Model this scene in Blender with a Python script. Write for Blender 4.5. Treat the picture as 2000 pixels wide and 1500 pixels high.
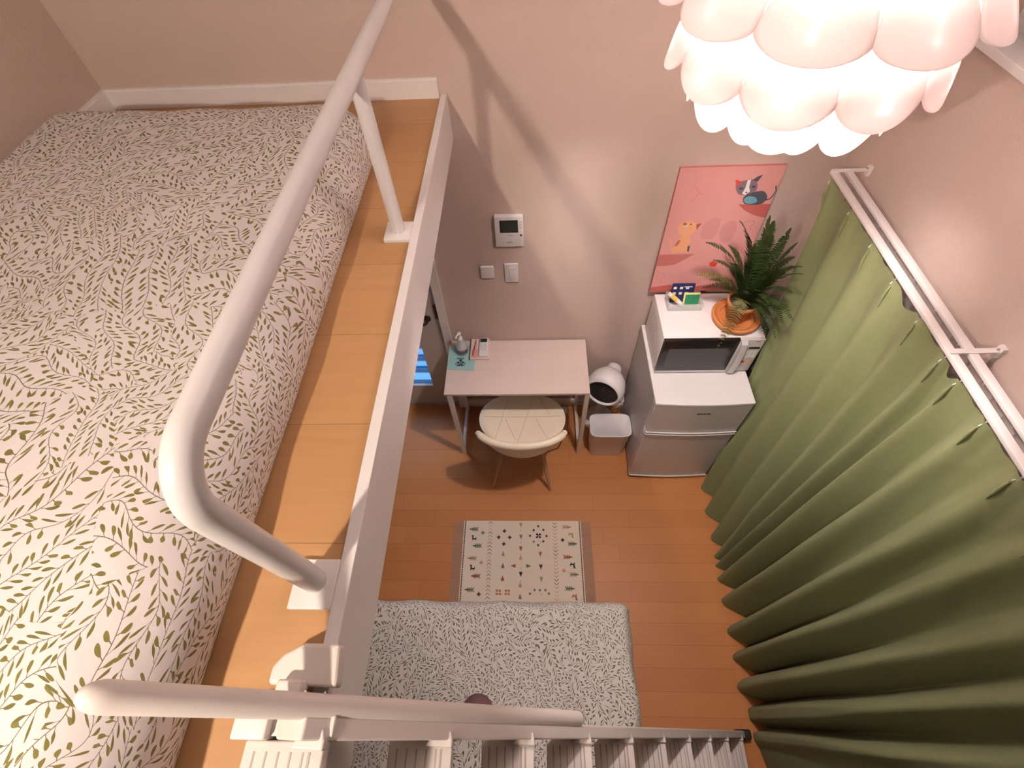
import bpy, bmesh, math, random
from math import sin, cos, pi, radians as rad, atan2, hypot
from mathutils import Vector, Matrix, noise, Euler
random.seed(7)
for o in list(bpy.data.objects): bpy.data.objects.remove(o)
S = bpy.context.scene; COL = S.collection

# ------------------------------------------------------------------ camera
F_PX = 930.65
a, y_, r_ = rad(55.1937), rad(-4.2798), rad(-4.0417)
fw = Vector((cos(a)*sin(y_), cos(a)*cos(y_), -sin(a)))
rt = Vector((cos(y_), -sin(y_), 0)); up = rt.cross(fw)
rt, up = rt*cos(r_)+up*sin(r_), -rt*sin(r_)+up*cos(r_)
cd = bpy.data.cameras.new('camera'); cam = bpy.data.objects.new('camera', cd); COL.objects.link(cam)
cd.sensor_fit = 'HORIZONTAL'; cd.sensor_width = 36; cd.lens = 36*F_PX/2000; cd.clip_start = .02
M = Matrix.Identity(4)
for i in range(3): M[i][0] = rt[i]; M[i][1] = up[i]; M[i][2] = -fw[i]
M[2][3] = 2.9
cam.matrix_world = M; S.camera = cam
# ------------------------------------------------------------------ world, exposure
W = bpy.data.worlds.new('world'); S.world = W; W.use_nodes = True
bg = W.node_tree.nodes['Background']; bg.inputs[0].default_value = (.40, .58, .85, 1); bg.inputs[1].default_value = 3.0
S.view_settings.view_transform = 'Standard'; S.view_settings.look = 'None'
S.view_settings.gamma = 1; S.view_settings.use_curve_mapping = False; S.view_settings.exposure = 0.58
LAMP_E, SPOT_W = 960.0, 52.0
LAMP_C = (1, .87, .84); SPOT_C = (1, .84, .70)

# ------------------------------------------------------------------ materials
def mat(name, col, rough=.5, metal=0, noise_amt=0, nscale=20, bump=0, trans=0, emis=None, sheen=0, spec=.5, alpha=1, transl=0):
    m = bpy.data.materials.new(name); m.use_nodes = True; nt = m.node_tree; b = nt.nodes['Principled BSDF']
    b.inputs['Base Color'].default_value = (*col, 1); b.inputs['Roughness'].default_value = rough
    b.inputs['Metallic'].default_value = metal; b.inputs['Specular IOR Level'].default_value = spec
    if trans: b.inputs['Transmission Weight'].default_value = trans
    if sheen: b.inputs['Sheen Weight'].default_value = sheen
    if alpha < 1: b.inputs['Alpha'].default_value = alpha
    if emis: b.inputs['Emission Color'].default_value = (*emis[0], 1); b.inputs['Emission Strength'].default_value = emis[1]
    tc = nt.nodes.new('ShaderNodeTexCoord'); nz = nt.nodes.new('ShaderNodeTexNoise')
    nt.links.new(tc.outputs['Object'], nz.inputs['Vector']); nz.inputs['Scale'].default_value = nscale; nz.inputs['Detail'].default_value = 3
    na = max(noise_amt, .03)
    mx = nt.nodes.new('ShaderNodeMix'); mx.data_type = 'RGBA'
    mx.inputs[6].default_value = (*[c*(1-na) for c in col], 1); mx.inputs[7].default_value = (*[min(1, c*(1+na)) for c in col], 1)
    nt.links.new(nz.outputs[0], mx.inputs[0]); nt.links.new(mx.outputs[2], b.inputs['Base Color'])
    if bump:
        bp = nt.nodes.new('ShaderNodeBump'); bp.inputs['Strength'].default_value = bump; bp.inputs['Distance'].default_value = .002
        nt.links.new(nz.outputs[0], bp.inputs['Height']); nt.links.new(bp.outputs[0], b.inputs['Normal'])
    if transl:
        t = nt.nodes.new('ShaderNodeBsdfTranslucent'); t.inputs[0].default_value = (*col, 1)
        ms = nt.nodes.new('ShaderNodeMixShader'); ms.inputs[0].default_value = transl
        nt.links.new(b.outputs[0], ms.inputs[1]); nt.links.new(t.outputs[0], ms.inputs[2])
        nt.links.new(ms.outputs[0], nt.nodes['Material Output'].inputs[0])
    return m

class NG:
    'tiny helper for math-node expressions'
    def __init__(s, nt): s.nt = nt
    def val(s, sock, v):
        if isinstance(v, (int, float)): sock.default_value = v
        else: s.nt.links.new(v, sock)
    def m(s, op, a, b=0, c=0):
        n = s.nt.nodes.new('ShaderNodeMath'); n.operation = op
        s.val(n.inputs[0], a); s.val(n.inputs[1], b); s.val(n.inputs[2], c); return n.outputs[0]
    def add(s, a, b): return s.m('ADD', a, b)
    def sub(s, a, b): return s.m('SUBTRACT', a, b)
    def mul(s, a, b): return s.m('MULTIPLY', a, b)
    def xyz(s, x, y, z=0):
        n = s.nt.nodes.new('ShaderNodeCombineXYZ'); s.val(n.inputs[0], x); s.val(n.inputs[1], y); s.val(n.inputs[2], z); return n.outputs[0]
    def sep(s, v):
        n = s.nt.nodes.new('ShaderNodeSeparateXYZ'); s.nt.links.new(v, n.inputs[0]); return n.outputs

def leaf_fabric(name, base, leaf, stem, hue_shift=0.):
    m = bpy.data.materials.new(name); m.use_nodes = True; nt = m.node_tree; g = NG(nt)
    b = nt.nodes['Principled BSDF']; b.inputs['Roughness'].default_value = .85; b.inputs['Specular IOR Level'].default_value = .15
    uv = nt.nodes.new('ShaderNodeUVMap'); uv.uv_map = 'UVMap'
    nz = nt.nodes.new('ShaderNodeTexNoise'); nz.inputs['Scale'].default_value = 2.2; nz.inputs['Detail'].default_value = 1
    nt.links.new(uv.outputs[0], nz.inputs['Vector'])
    c = g.sep(nz.outputs['Color']); p = g.sep(uv.outputs[0])
    nb = nt.nodes.new('ShaderNodeTexNoise'); nb.inputs['Scale'].default_value = 10; nb.inputs['Detail'].default_value = 0
    nt.links.new(uv.outputs[0], nb.inputs['Vector']); cb = g.sep(nb.outputs['Color'])
    u0 = g.add(g.add(p[0], g.mul(g.sub(c[0], .5), .18)), g.mul(cb[0], .028)); v0 = g.add(g.add(p[1], g.mul(g.sub(c[1], .5), .18)), g.mul(cb[1], .028))
    # patches of vine, each turned its own way
    vo = nt.nodes.new('ShaderNodeTexVoronoi'); vo.voronoi_dimensions = '2D'; vo.inputs['Scale'].default_value = 6.5; vo.inputs['Randomness'].default_value = .9
    nt.links.new(g.xyz(u0, v0), vo.inputs['Vector']); vc = g.sep(vo.outputs['Color']); vp = g.sep(vo.outputs['Position'])
    th = g.add(.4, g.mul(vc[0], 2.6)); cs = g.m('COSINE', th); sn = g.m('SINE', th); du = g.sub(u0, vp[0]); dv = g.sub(v0, vp[1])
    u = g.add(g.add(g.mul(du, cs), g.mul(dv, sn)), 7.0); v = g.add(g.sub(g.mul(dv, cs), g.mul(du, sn)), g.add(3.0, g.mul(g.m('FLOOR', g.mul(vc[1], 50)), .3)))
    SP = .0375; L = .0142; AN = rad(48)
    v = g.add(v, g.mul(g.m('SINE', g.mul(u, 2*pi/.125)), .008))
    rw = g.m('FLOOR', g.m('DIVIDE', v, SP)); odd = g.m('MODULO', g.m('ABSOLUTE', rw), 2)
    sg = g.sub(g.mul(odd, 2), 1); u = g.add(g.mul(u, sg), g.mul(rw, .0137))
    vv = g.sub(v, g.mul(g.add(rw, .5), SP))
    vv = g.add(vv, g.mul(g.m('SINE', g.add(g.mul(u, 2*pi/.105), g.mul(rw, 1.7))), .0055))
    side = g.m('GREATER_THAN', vv, 0); av = g.m('ABSOLUTE', vv)
    us = g.add(g.sub(u, g.mul(av, 1/math.tan(AN))), g.mul(side, L*.5))
    k = g.m('FLOOR', g.m('DIVIDE', us, L))
    wn = nt.nodes.new('ShaderNodeTexWhiteNoise'); wn.noise_dimensions = '2D'
    nt.links.new(g.xyz(k, g.add(g.mul(rw, 2), side)), wn.inputs['Vector']); h = g.sep(wn.outputs['Color'])
    uu = g.sub(g.sub(us, g.mul(g.add(k, .5), L)), g.mul(g.sub(h[1], .5), L*.22))
    t = g.m('DIVIDE', av, sin(AN))
    # lean of each leaf and its length
    uu = g.add(uu, g.mul(g.mul(g.sub(h[2], .5), t), .8))
    perp = g.m('ABSOLUTE', g.mul(uu, sin(AN)))
    t0 = .0050; ln = g.add(.0125, g.mul(h[0], .0055))
    s = g.m('DIVIDE', g.sub(t, t0), ln)
    sc = g.m('MINIMUM', g.m('MAXIMUM', s, 0), 1)
    w = g.mul(g.mul(g.m('POWER', sc, .9), g.m('POWER', g.sub(1, sc), .45)), .0062)
    inl = g.m('LESS_THAN', perp, w)
    keep = g.m('GREATER_THAN', h[0], .05)
    leafm = g.mul(inl, keep)
    pet = g.mul(g.mul(g.m('LESS_THAN', perp, .00042), g.m('LESS_THAN', t, g.add(t0, .003))), keep)
    st = g.m('LESS_THAN', av, .00058)
    stm = g.m('MAXIMUM', pet, st)
    mx1 = nt.nodes.new('ShaderNodeMix'); mx1.data_type = 'RGBA'; mx1.inputs[6].default_value = (*base, 1); mx1.inputs[7].default_value = (*stem, 1)
    nt.links.new(stm, mx1.inputs[0])
    lc = nt.nodes.new('ShaderNodeMix'); lc.data_type = 'RGBA'; lc.inputs[6].default_value = (*leaf, 1); lc.inputs[7].default_value = (*[q*1.35 for q in leaf], 1)
    nt.links.new(h[2], lc.inputs[0])
    mx2 = nt.nodes.new('ShaderNodeMix'); mx2.data_type = 'RGBA'
    nt.links.new(leafm, mx2.inputs[0]); nt.links.new(mx1.outputs[2], mx2.inputs[6]); nt.links.new(lc.outputs[2], mx2.inputs[7])
    nt.links.new(mx2.outputs[2], b.inputs['Base Color'])
    n2 = nt.nodes.new('ShaderNodeTexNoise'); n2.inputs['Scale'].default_value = 25; nt.links.new(uv.outputs[0], n2.inputs['Vector'])
    bp = nt.nodes.new('ShaderNodeBump'); bp.inputs['Strength'].default_value = .35; bp.inputs['Distance'].default_value = .006
    nt.links.new(n2.outputs[0], bp.inputs['Height']); nt.links.new(bp.outputs[0], b.inputs['Normal'])
    return m

def wood(name, c1, c2, plank=.09, length=.9, rough=.45, gap=.6, grain=1.0, alongx=True):
    m = bpy.data.materials.new(name); m.use_nodes = True; nt = m.node_tree; g = NG(nt)
    b = nt.nodes['Principled BSDF']; b.inputs['Roughness'].default_value = rough; b.inputs['Specular IOR Level'].default_value = .35
    tc = nt.nodes.new('ShaderNodeTexCoord'); p = g.sep(tc.outputs['Object'])
    x, y = (p[0], p[1]) if alongx else (p[1], p[0])
    row = g.m('FLOOR', g.m('DIVIDE', y, plank))
    wn = nt.nodes.new('ShaderNodeTexWhiteNoise'); wn.noise_dimensions = '1D'; nt.links.new(row, wn.inputs['W'])
    xs = g.add(x, g.mul(wn.outputs[0], length)); colm = g.m('FLOOR', g.m('DIVIDE', xs, length))
    wn2 = nt.nodes.new('ShaderNodeTexWhiteNoise'); wn2.noise_dimensions = '2D'; nt.links.new(g.xyz(colm, row), wn2.inputs['Vector'])
    gy = g.m('ABSOLUTE', g.sub(g.sub(y, g.mul(row, plank)), plank/2)); gx = g.m('ABSOLUTE', g.sub(g.sub(xs, g.mul(colm, length)), length/2))
    line = g.m('MAXIMUM', g.m('GREATER_THAN', gy, plank/2-.0009), g.m('GREATER_THAN', gx, length/2-.0009))
    nz = nt.nodes.new('ShaderNodeTexNoise'); nz.inputs['Scale'].default_value = 1; nz.inputs['Detail'].default_value = 5; nz.inputs['Distortion'].default_value = .6
    nt.links.new(g.xyz(g.mul(x, 5), g.mul(y, 70), g.mul(wn2.outputs[0], 30)), nz.inputs['Vector'])
    f = g.add(g.mul(nz.outputs[0], .55*grain), g.mul(wn2.outputs[0], .45))
    mx = nt.nodes.new('ShaderNodeMix'); mx.data_type = 'RGBA'; mx.inputs[6].default_value = (*c1, 1); mx.inputs[7].default_value = (*c2, 1); nt.links.new(f, mx.inputs[0])
    m2 = nt.nodes.new('ShaderNodeMix'); m2.data_type = 'RGBA'; nt.links.new(g.mul(line, gap), m2.inputs[0]); nt.links.new(mx.outputs[2], m2.inputs[6]); m2.inputs[7].default_value = (c1[0]*.45, c1[1]*.4, c1[2]*.35, 1)
    nt.links.new(m2.outputs[2], b.inputs['Base Color'])
    bp = nt.nodes.new('ShaderNodeBump'); bp.inputs['Strength'].default_value = .25; bp.inputs['Distance'].default_value = .001
    nt.links.new(nz.outputs[0], bp.inputs['Height']); nt.links.new(bp.outputs[0], b.inputs['Normal'])
    return m

WALL = mat('wallpaper', (.615, .485, .42), .9, bump=.6, nscale=260, noise_amt=.02, spec=.1)
CEILM = mat('ceiling_paper', (.86, .83, .80), .9, spec=.1)
WHITE = mat('white_paint', (.74, .71, .70), .35)
WHITEM = mat('white_tube', (.66, .63, .63), .28)
TRIM = mat('trim_white', (.80, .76, .74), .45)
FLOORM = wood('floor_oak', (.48, .190, .058), (.58, .250, .085), .105, 1.2)
LOFTM = wood('loft_oak', (.38, .200, .085), (.49, .275, .125), .235, 1.6, gap=.6, grain=1.5)
FAB_UP = leaf_fabric('leaf_print_cotton', (.65, .60, .60), (.155, .135, .045), (.17, .145, .085))
FAB_LOW = leaf_fabric('leaf_print_green', (.76, .74, .69), (.15, .13, .065), (.30, .28, .20))
MATT = mat('mattress_white', (.8, .76, .72), .9)
PLASTIC = mat('white_plastic', (.80, .77, .77), .4)
PLASTIC2 = mat('grey_white_plastic', (.62, .58, .56), .45)
LADM = mat('ladder_white', (.70, .64, .60), .45)
GROOVE = mat('groove_grey', (.42, .37, .34), .6)
RUBBER = mat('black_rubber', (.015, .014, .014), .6)
BLACKG = mat('black_glass', (.012, .010, .010), .18)
DARKP = mat('dark_plastic', (.02, .018, .018), .5)
SCREEN = mat('screen_dark', (.02, .025, .02), .2)
SILVER = mat('brushed_silver', (.62, .60, .59), .42, .2, noise_amt=.05)
SILVER_SIDE = mat('fridge_side_grey', (.52, .50, .50), .5, .15)
STEEL = mat('steel', (.55, .52, .5), .3, .9)
CREAM = mat('cream_leather', (.88, .78, .60), .42, bump=.2, nscale=120)
SEAM = mat('cream_seam', (.68, .58, .42), .7)
BEECH = mat('chair_leg_wood', (.50, .30, .18), .5, noise_amt=.15)
DESKW = wood('desk_pale_wood', (.66, .54, .48), (.74, .62, .56), .4, 2, gap=0, grain=1.2)
DESKM = mat('desk_frame_metal', (.72, .66, .60), .4)
TERRA = mat('terracotta', (.58, .22, .07), .65, noise_amt=.12)
SOIL = mat('soil', (.03, .02, .012), .95)
FERN = mat('fern_green', (.046, .082, .018), .55, noise_amt=.35, nscale=14, transl=.25)
FERN2 = mat('fern_olive', (.16, .15, .04), .55, noise_amt=.3, nscale=14, transl=.25)
CURT = mat('green_curtain', (.235, .262, .122), .75, noise_amt=.08, nscale=60, bump=.3, sheen=.06, spec=.15)
LACE = mat('white_lace', (.78, .75, .76), .9, alpha=.62, transl=.4)
PINK = mat('canvas_pink', (.72, .34, .31), .75, noise_amt=.06, nscale=6)
GLASS = mat('window_glass', (.9, .95, 1), .02, trans=1)
def arch_glass(name, tint):
    m = bpy.data.materials.new(name); m.use_nodes = True; nt = m.node_tree; nt.nodes.remove(nt.nodes['Principled BSDF'])
    t = nt.nodes.new('ShaderNodeBsdfTransparent'); t.inputs[0].default_value = (*tint, 1); gl = nt.nodes.new('ShaderNodeBsdfGlossy'); gl.inputs['Roughness'].default_value = .03
    ms = nt.nodes.new('ShaderNodeMixShader'); ms.inputs[0].default_value = .07
    nt.links.new(t.outputs[0], ms.inputs[1]); nt.links.new(gl.outputs[0], ms.inputs[2]); nt.links.new(ms.outputs[0], nt.nodes['Material Output'].inputs[0]); return m
GLASS = arch_glass('window_pane', (.95, .97, .97)); 
SLATG = arch_glass('louvre_glass', (.35, .48, .60))
SLATR = mat('louvre_rail_white', (.85, .88, .9), .5, transl=.6)
DOORM = mat('door_laminate', (.56, .52, .49), .5)
BRONZE = mat('dark_bronze', (.05, .035, .03), .4, .6)
PETAL = mat('lamp_petal', (.91, .85, .84), .9, transl=.42, spec=.05)
PETALI = mat('lamp_petal_inner', (.93, .88, .87), .9, transl=.55, spec=.05)
BULB = mat('bulb_glow', (1, .9, .8), .5, emis=(LAMP_C, LAMP_E))
SPOTB = mat('spot_glow', (1, .9, .8), .5, emis=(SPOT_C, 30))
CLEAR = mat('clear_plastic', (.85, .87, .87), .12, alpha=.30)
def flat(n, c, r=.8): return mat(n, c, r)
C_ = {k: flat('dye_'+k, v) for k, v in dict(olive=(.16, .17, .07), green=(.12, .17, .09), tan=(.42, .32, .17), red=(.38, .10, .06), peach=(.70, .33, .20), rust=(.55, .18, .08),
      brown=(.09, .04, .03), black=(.02, .015, .015), grey=(.22, .20, .17), teal=(.32, .56, .54), navy=(.015, .02, .10), yellow=(.80, .58, .12), cardgreen=(.02, .22, .09),
      lilac=(.25, .16, .19), slate=(.08, .08, .10), blue=(.16, .38, .47), shelf=(.50, .12, .10), shelf2=(.55, .17, .15), orange=(.82, .40, .22), white=(.82, .79, .76),
      blush=(.64, .30, .275), scarlet=(.70, .06, .03), pinkpaper=(.76, .58, .57), rugcream=(.80, .70, .56), rugedge=(.42, .24, .15), mauve=(.20, .10, .10), ltyellow=(.85, .75, .35), inkblue=(.02, .04, .08)).items()}

# ------------------------------------------------------------------ mesh helpers
class MB:
    def __init__(s): s.v = []; s.f = []; s.m = []; s.uv = None; s.sm = []
    def add(s, vs, fs, mi=0, smooth=False):
        n = len(s.v); s.v += [Vector(v) for v in vs]
        for f in fs: s.f.append([n+i for i in f]); s.m.append(mi); s.sm.append(smooth)
        return s
    def box(s, x0, x1, y0, y1, z0, z1, mi=0, xf=None, bev=0):
        bm = bmesh.new(); bmesh.ops.create_cube(bm, size=1)
        for v in bm.verts: v.co = Vector(((x0+x1)/2+v.co.x*(x1-x0), (y0+y1)/2+v.co.y*(y1-y0), (z0+z1)/2+v.co.z*(z1-z0)))
        if bev: bmesh.ops.bevel(bm, geom=bm.edges[:], offset=bev, segments=3, profile=.5, affect='EDGES')
        return s.bm(bm, mi, xf, bool(bev))
    def bm(s, bm, mi=0, xf=None, smooth=False):
        bm.verts.index_update(); vs = [xf @ v.co if xf else v.co.copy() for v in bm.verts]
        s.add(vs, [[v.index for v in f.verts] for f in bm.faces], mi, smooth); bm.free(); return s
    def prism(s, pts, z0, z1, mi=0, xf=None):
        n = len(pts); vs = [Vector((p[0], p[1], z0)) for p in pts]+[Vector((p[0], p[1], z1)) for p in pts]
        if xf: vs = [xf @ v for v in vs]
        fs = [list(range(n))[::-1], list(range(n, 2*n))]+[[i, (i+1) % n, n+(i+1) % n, n+i] for i in range(n)]
        return s.add(vs, fs, mi)
    def tube(s, path, r, n=16, mi=0, cap=True, closed=False):
        path = [Vector(p) for p in path]; m = len(path); rs = r if isinstance(r, (list, tuple)) else [r]*m
        ref = None; vs = []
        for i, p in enumerate(path):
            t = (path[min(i+1, m-1)]-path[max(i-1, 0)]).normalized()
            if ref is None:
                ref = Vector((0, 0, 1)) if abs(t.z) < .9 else Vector((1, 0, 0))
            ref = (ref-t*ref.dot(t)).normalized(); b = t.cross(ref)
            for k in range(n):
                q = 2*pi*k/n; vs.append(p+(ref*cos(q)+b*sin(q))*rs[i])
        fs = [[i*n+k, i*n+(k+1) % n, (i+1)*n+(k+1) % n, (i+1)*n+k] for i in range(m-1) for k in range(n)]
        s.add(vs, fs, mi, True)
        if cap: s.add(vs[:n], [list(range(n))[::-1]], mi); s.add(vs[-n:], [list(range(n))], mi)
        return s
    def lathe(s, prof, c=(0, 0, 0), n=40, mi=0, xf=None):
        vs = []; 
        for r, z in prof:
            for k in range(n): vs.append(Vector((r*cos(2*pi*k/n), r*sin(2*pi*k/n), z)))
        vs = [(xf @ v if xf else v)+Vector(c) for v in vs]
        m = len(prof); fs = [[i*n+k, i*n+(k+1) % n, (i+1)*n+(k+1) % n, (i+1)*n+k] for i in range(m-1) for k in range(n)]
        return s.add(vs, fs, mi, True)
    def grid(s, fn, nu, nv, mi=0, smooth=True, uvfn=None):
        base = len(s.v); vs = [fn(i/nu, j/nv) for j in range(nv+1) for i in range(nu+1)]
        fs = [[j*(nu+1)+i, j*(nu+1)+i+1, (j+1)*(nu+1)+i+1, (j+1)*(nu+1)+i] for j in range(nv) for i in range(nu)]
        s.add(vs, fs, mi, smooth)
        if uvfn:
            s.uv = s.uv or {}
            for j in range(nv+1):
                for i in range(nu+1): s.uv[base+j*(nu+1)+i] = uvfn(i/nu, j/nv)
        return s
    def build(s, name, mats, parent=None, label=None, solid=0, bevel=0, weld=False, kind=None):
        if not isinstance(mats, (list, tuple)): mats = [mats]
        off = Vector(parent['_o']) if parent is not None and '_o' in parent else (Vector(parent.location) if parent is not None and parent.parent is None else Vector())
        me = bpy.data.meshes.new(name); me.from_pydata([v-off for v in s.v], [], s.f)
        for m in mats: me.materials.append(m)
        for p, mi, sm in zip(me.polygons, s.m, s.sm): p.material_index = mi; p.use_smooth = sm
        if s.uv:
            l = me.uv_layers.new(name='UVMap')
            for lp in me.loops:
                if lp.vertex_index in s.uv: l.data[lp.index].uv = s.uv[lp.vertex_index]
        me.update(); o = bpy.data.objects.new(name, me); COL.objects.link(o)
        if weld:
            bm = bmesh.new(); bm.from_mesh(me); bmesh.ops.remove_doubles(bm, verts=bm.verts, dist=1e-5); bmesh.ops.recalc_face_normals(bm, faces=bm.faces); bm.to_mesh(me); bm.free()
        if solid: md = o.modifiers.new('thickness', 'SOLIDIFY'); md.thickness = solid; md.offset = 0
        if bevel: md = o.modifiers.new('bevel', 'BEVEL'); md.width = bevel; md.segments = 3; md.limit_method = 'ANGLE'
        if parent is not None: o.parent = parent; PO[o.name] = off
        if label: o['label'] = label
        if kind: o['kind'] = kind
        return o
PO = {}
def sub(mb, name, mats, parent, **k):
    'a sub-part: its mesh is given in world space, its parent part sits at the origin of the thing'
    off = PO[parent.name]
    for v in range(len(mb.v)): mb.v[v] = mb.v[v]-off
    d = mb.build(name, mats, None, **k); d.parent = parent; return d
def thing(name, label, cat, loc=(0, 0, 0), group=None):
    o = bpy.data.objects.new(name, None); COL.objects.link(o); o.location = loc; o.empty_display_size = .05
    o['label'] = label; o['category'] = cat
    if group: o['group'] = group
    return o
def tag(o, label, cat, group=None):
    o['label'] = label; o['category'] = cat
    if group: o['group'] = group
    return o
def struct(o): o['kind'] = 'structure'; return o
def arc(p0, corner, p1, r, n=10):
    'points of a fillet of radius r at corner between the legs to p0 and p1'
    p0, c, p1 = Vector(p0), Vector(corner), Vector(p1); d0 = (p0-c).normalized(); d1 = (p1-c).normalized()
    ang = d0.angle(d1); t = r/math.tan(ang/2); a0 = c+d0*t; a1 = c+d1*t; cen = c+(d0+d1).normalized()*(r/sin(ang/2))
    e0 = a0-cen; e1 = a1-cen; th = e0.angle(e1)
    return [cen+(e0*sin((1-k/n)*th)+e1*sin(k/n*th))/sin(th) for k in range(n+1)]
def tube_text(txt, size, loc, rot, m, parent, name='lettering'):
    cu = bpy.data.curves.new(name, 'FONT'); cu.body = txt; cu.size = size; cu.extrude = .0004; cu.align_x = 'CENTER'; cu.align_y = 'CENTER'
    t = bpy.data.objects.new('tmp', cu); COL.objects.link(t); dg = bpy.context.evaluated_depsgraph_get(); dg.update()
    me = bpy.data.meshes.new_from_object(t.evaluated_get(dg)); bpy.data.objects.remove(t)
    me.materials.clear(); me.materials.append(m)
    X = Matrix.Translation(Vector(loc)-(Vector(parent.location) if parent.parent is None else Vector())) @ Euler(rot).to_matrix().to_4x4(); me.transform(X)
    o = bpy.data.objects.new(name, me); COL.objects.link(o); o.parent = parent; return o

# ================================================================== SETTING
YW, YN, XL, XR, ZC = 1.83, -2.3, -1.545, 1.252, 3.25
LZ, LX = 2.087, -.297          # loft floor level, outer face of its edge
DX0, DX1, DZ1 = -1.32, -.52, 1.88
struct(MB().box(XL-.1, XR+.3, YN-.1, YW+.1, -.1, 0).build('floor', FLOORM))
struct(MB().box(XL-.1, XR+.3, YN-.1, YW+.1, ZC, ZC+.1).build('ceiling', CEILM))
# back wall with the door opening
wb = MB()
wb.box(XL-.1, DX0, YW, YW+.1, 0, ZC).box(DX1, XR+.3, YW, YW+.1, 0, ZC).box(DX0, DX1, YW, YW+.1, DZ1, ZC)
struct(wb.build('wall_back', WALL))
struct(MB().box(XL-.1, XL, YN-.1, YW, 0, ZC).build('wall_left', WALL))
struct(MB().box(XL-.1, XR+.3, YN-.1, YN, 0, ZC).build('wall_near', WALL))
# right wall: opening behind the curtain and a high window recess
WSZ, WY1 = 2.318, 1.605
wr = MB()
wr.box(XR, XR+.15, YN, YW, 1.75, WSZ-.022).box(XR, XR+.15, WY1, YW, WSZ-.022, ZC).box(XR, XR+.15, YN, -.35, WSZ-.022, ZC)
wr.box(XR, XR+.15, 1.55, YW, 0, 1.75).box(XR, XR+.15, YN, -.05, 0, 1.75).box(XR, XR+.15, -.35, WY1, ZC-.12, ZC)
struct(wr.build('wall_right', WALL))
w1 = struct(MB().box(XR-.018, XR+.15, -.37, WY1+.02, WSZ-.022, WSZ).build('window_1', TRIM, bevel=.002))
fr = MB().box(XR+.10, XR+.14, WY1-.05, WY1, WSZ, ZC-.12).box(XR+.10, XR+.14, -.35, -.30, WSZ, ZC-.12).box(XR+.10, XR+.14, -.30, WY1-.05, WSZ, WSZ+.05).box(XR+.10, XR+.14, -.30, WY1-.05, ZC-.17, ZC-.12)
fr.build('window_frame', TRIM, w1)
MB().box(XR+.118, XR+.122, -.30, WY1-.05, WSZ+.05, ZC-.17).build('window_glass', GLASS, w1)
MB().box(XR+.07, XR+.10, WY1-.20, WY1-.03, WSZ+.035, WSZ+.055).box(XR+.06, XR+.10, WY1-.10, WY1-.07, WSZ+.055, WSZ+.09).build('window_latch', PLASTIC2, w1)
struct(MB().box(XR+.15, XR+.17, -.4, WY1+.05, WSZ-.05, ZC).build('light_block_1', CEILM))   # added panel behind the high window, keeps the sky light out
w2 = struct(MB().box(XR+.02, XR+.07, -.05, 0, 0, 1.75).box(XR+.02, XR+.07, 1.5, 1.55, 0, 1.75).box(XR+.02, XR+.07, .72, .78, 0, 1.70).box(XR+.02, XR+.07, 0, 1.5, 1.70, 1.75).box(XR+.02, XR+.07, 0, 1.5, 0, .05).build('window_2', TRIM))
MB().box(XR+.04, XR+.046, 0, .72, .05, 1.70).box(XR+.04, XR+.046, .78, 1.5, .05, 1.70).build('window_glass', GLASS, w2)
struct(MB().box(XR+.10, XR+.12, -.05, 1.55, 0, 1.75).build('light_block_2', DARKP))          # unseen dark panel added behind the curtained window to block sky light
# loft platform
lp = MB().box(XL, LX-.022, YN, YW, 1.95, LZ, 0).build('floor_loft', LOFTM); struct(lp)
struct(MB().box(XL, LX-.02, YN, YW, 1.93, 1.95).build('ceiling_under_loft', WALL))
struct(MB().box(LX-.0225, LX, YN, YW, 1.931, 2.0975).build('trim_1', WHITE, bevel=.0015))
bb = MB().box(XL, -.325, YW-.012, YW, LZ, LZ+.058).box(XL, -.325, YW-.008, YW, LZ+.058, LZ+.066)
bb.box(XL, XL+.012, YN, YW-.012, LZ, LZ+.058).box(XL, XL+.008, YN, YW-.012, LZ+.058, LZ+.066)
struct(bb.build('baseboard_loft', TRIM))
struct(MB().box(DX1+.045, XR, YW-.010, YW, 0, .06).build('baseboard_back', TRIM))
# door with louvre panes, in the back wall under the loft
d1 = struct(MB().box(DX1-.0, DX1+.045, YW-.02, YW+.1, 0, DZ1+.04).box(DX0-.045, DX0, YW-.02, YW+.1, 0, DZ1+.04).box(DX0, DX1, YW-.02, YW+.1, DZ1, DZ1+.04).build('door_1', TRIM))
DS = -.675   # right edge of the louvre opening
dl = MB().box(DS, DX1-.012, YW+.005, YW+.045, .03, 1.87).box(DX0+.006, DX0+.13, YW+.005, YW+.045, .03, 1.87).box(DX0+.13, DS, YW+.005, YW+.045, .03, .245).box(DX0+.13, DS, YW+.005, YW+.045, 1.0, 1.87)
dl.build('door_leaf', DOORM, d1)
MB().box(DX0, DX1, YW+.0, YW+.1, 0, .03).build('door_sill', GROOVE, d1)
for k in range(7):
    z = .255+k*.125
    X = Matrix.Translation((0, YW+.03, z)) @ Matrix.Rotation(rad(-28), 4, 'X')
    MB().box(DX0+.13, DS, -.004, .004, -.008, .118, 0, X).build('louvre_pane', SLATG, d1)
    MB().box(DX0+.13, DS, -.003, .003, -.014, .016, 0, X).build('louvre_rail', SLATR, d1)
MB().box(DX1-.020, DX1-.002, YW-.006, YW+.012, .92, 1.02).build('door_hinge', BRONZE, d1)
h = MB().lathe([(0, .0), (.022, .0), (.022, .008), (0, .008)], (-.592, YW+.005, .915), 20, xf=Matrix.Rotation(rad(90), 4, 'X'))
h.tube([(-.592, YW-.002, .915), (-.592, YW-.035, .915), (-.60, YW-.04, .912), (-.66, YW-.04, .905)], .009, 10)
h.build('door_handle', BRONZE, d1)

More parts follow.
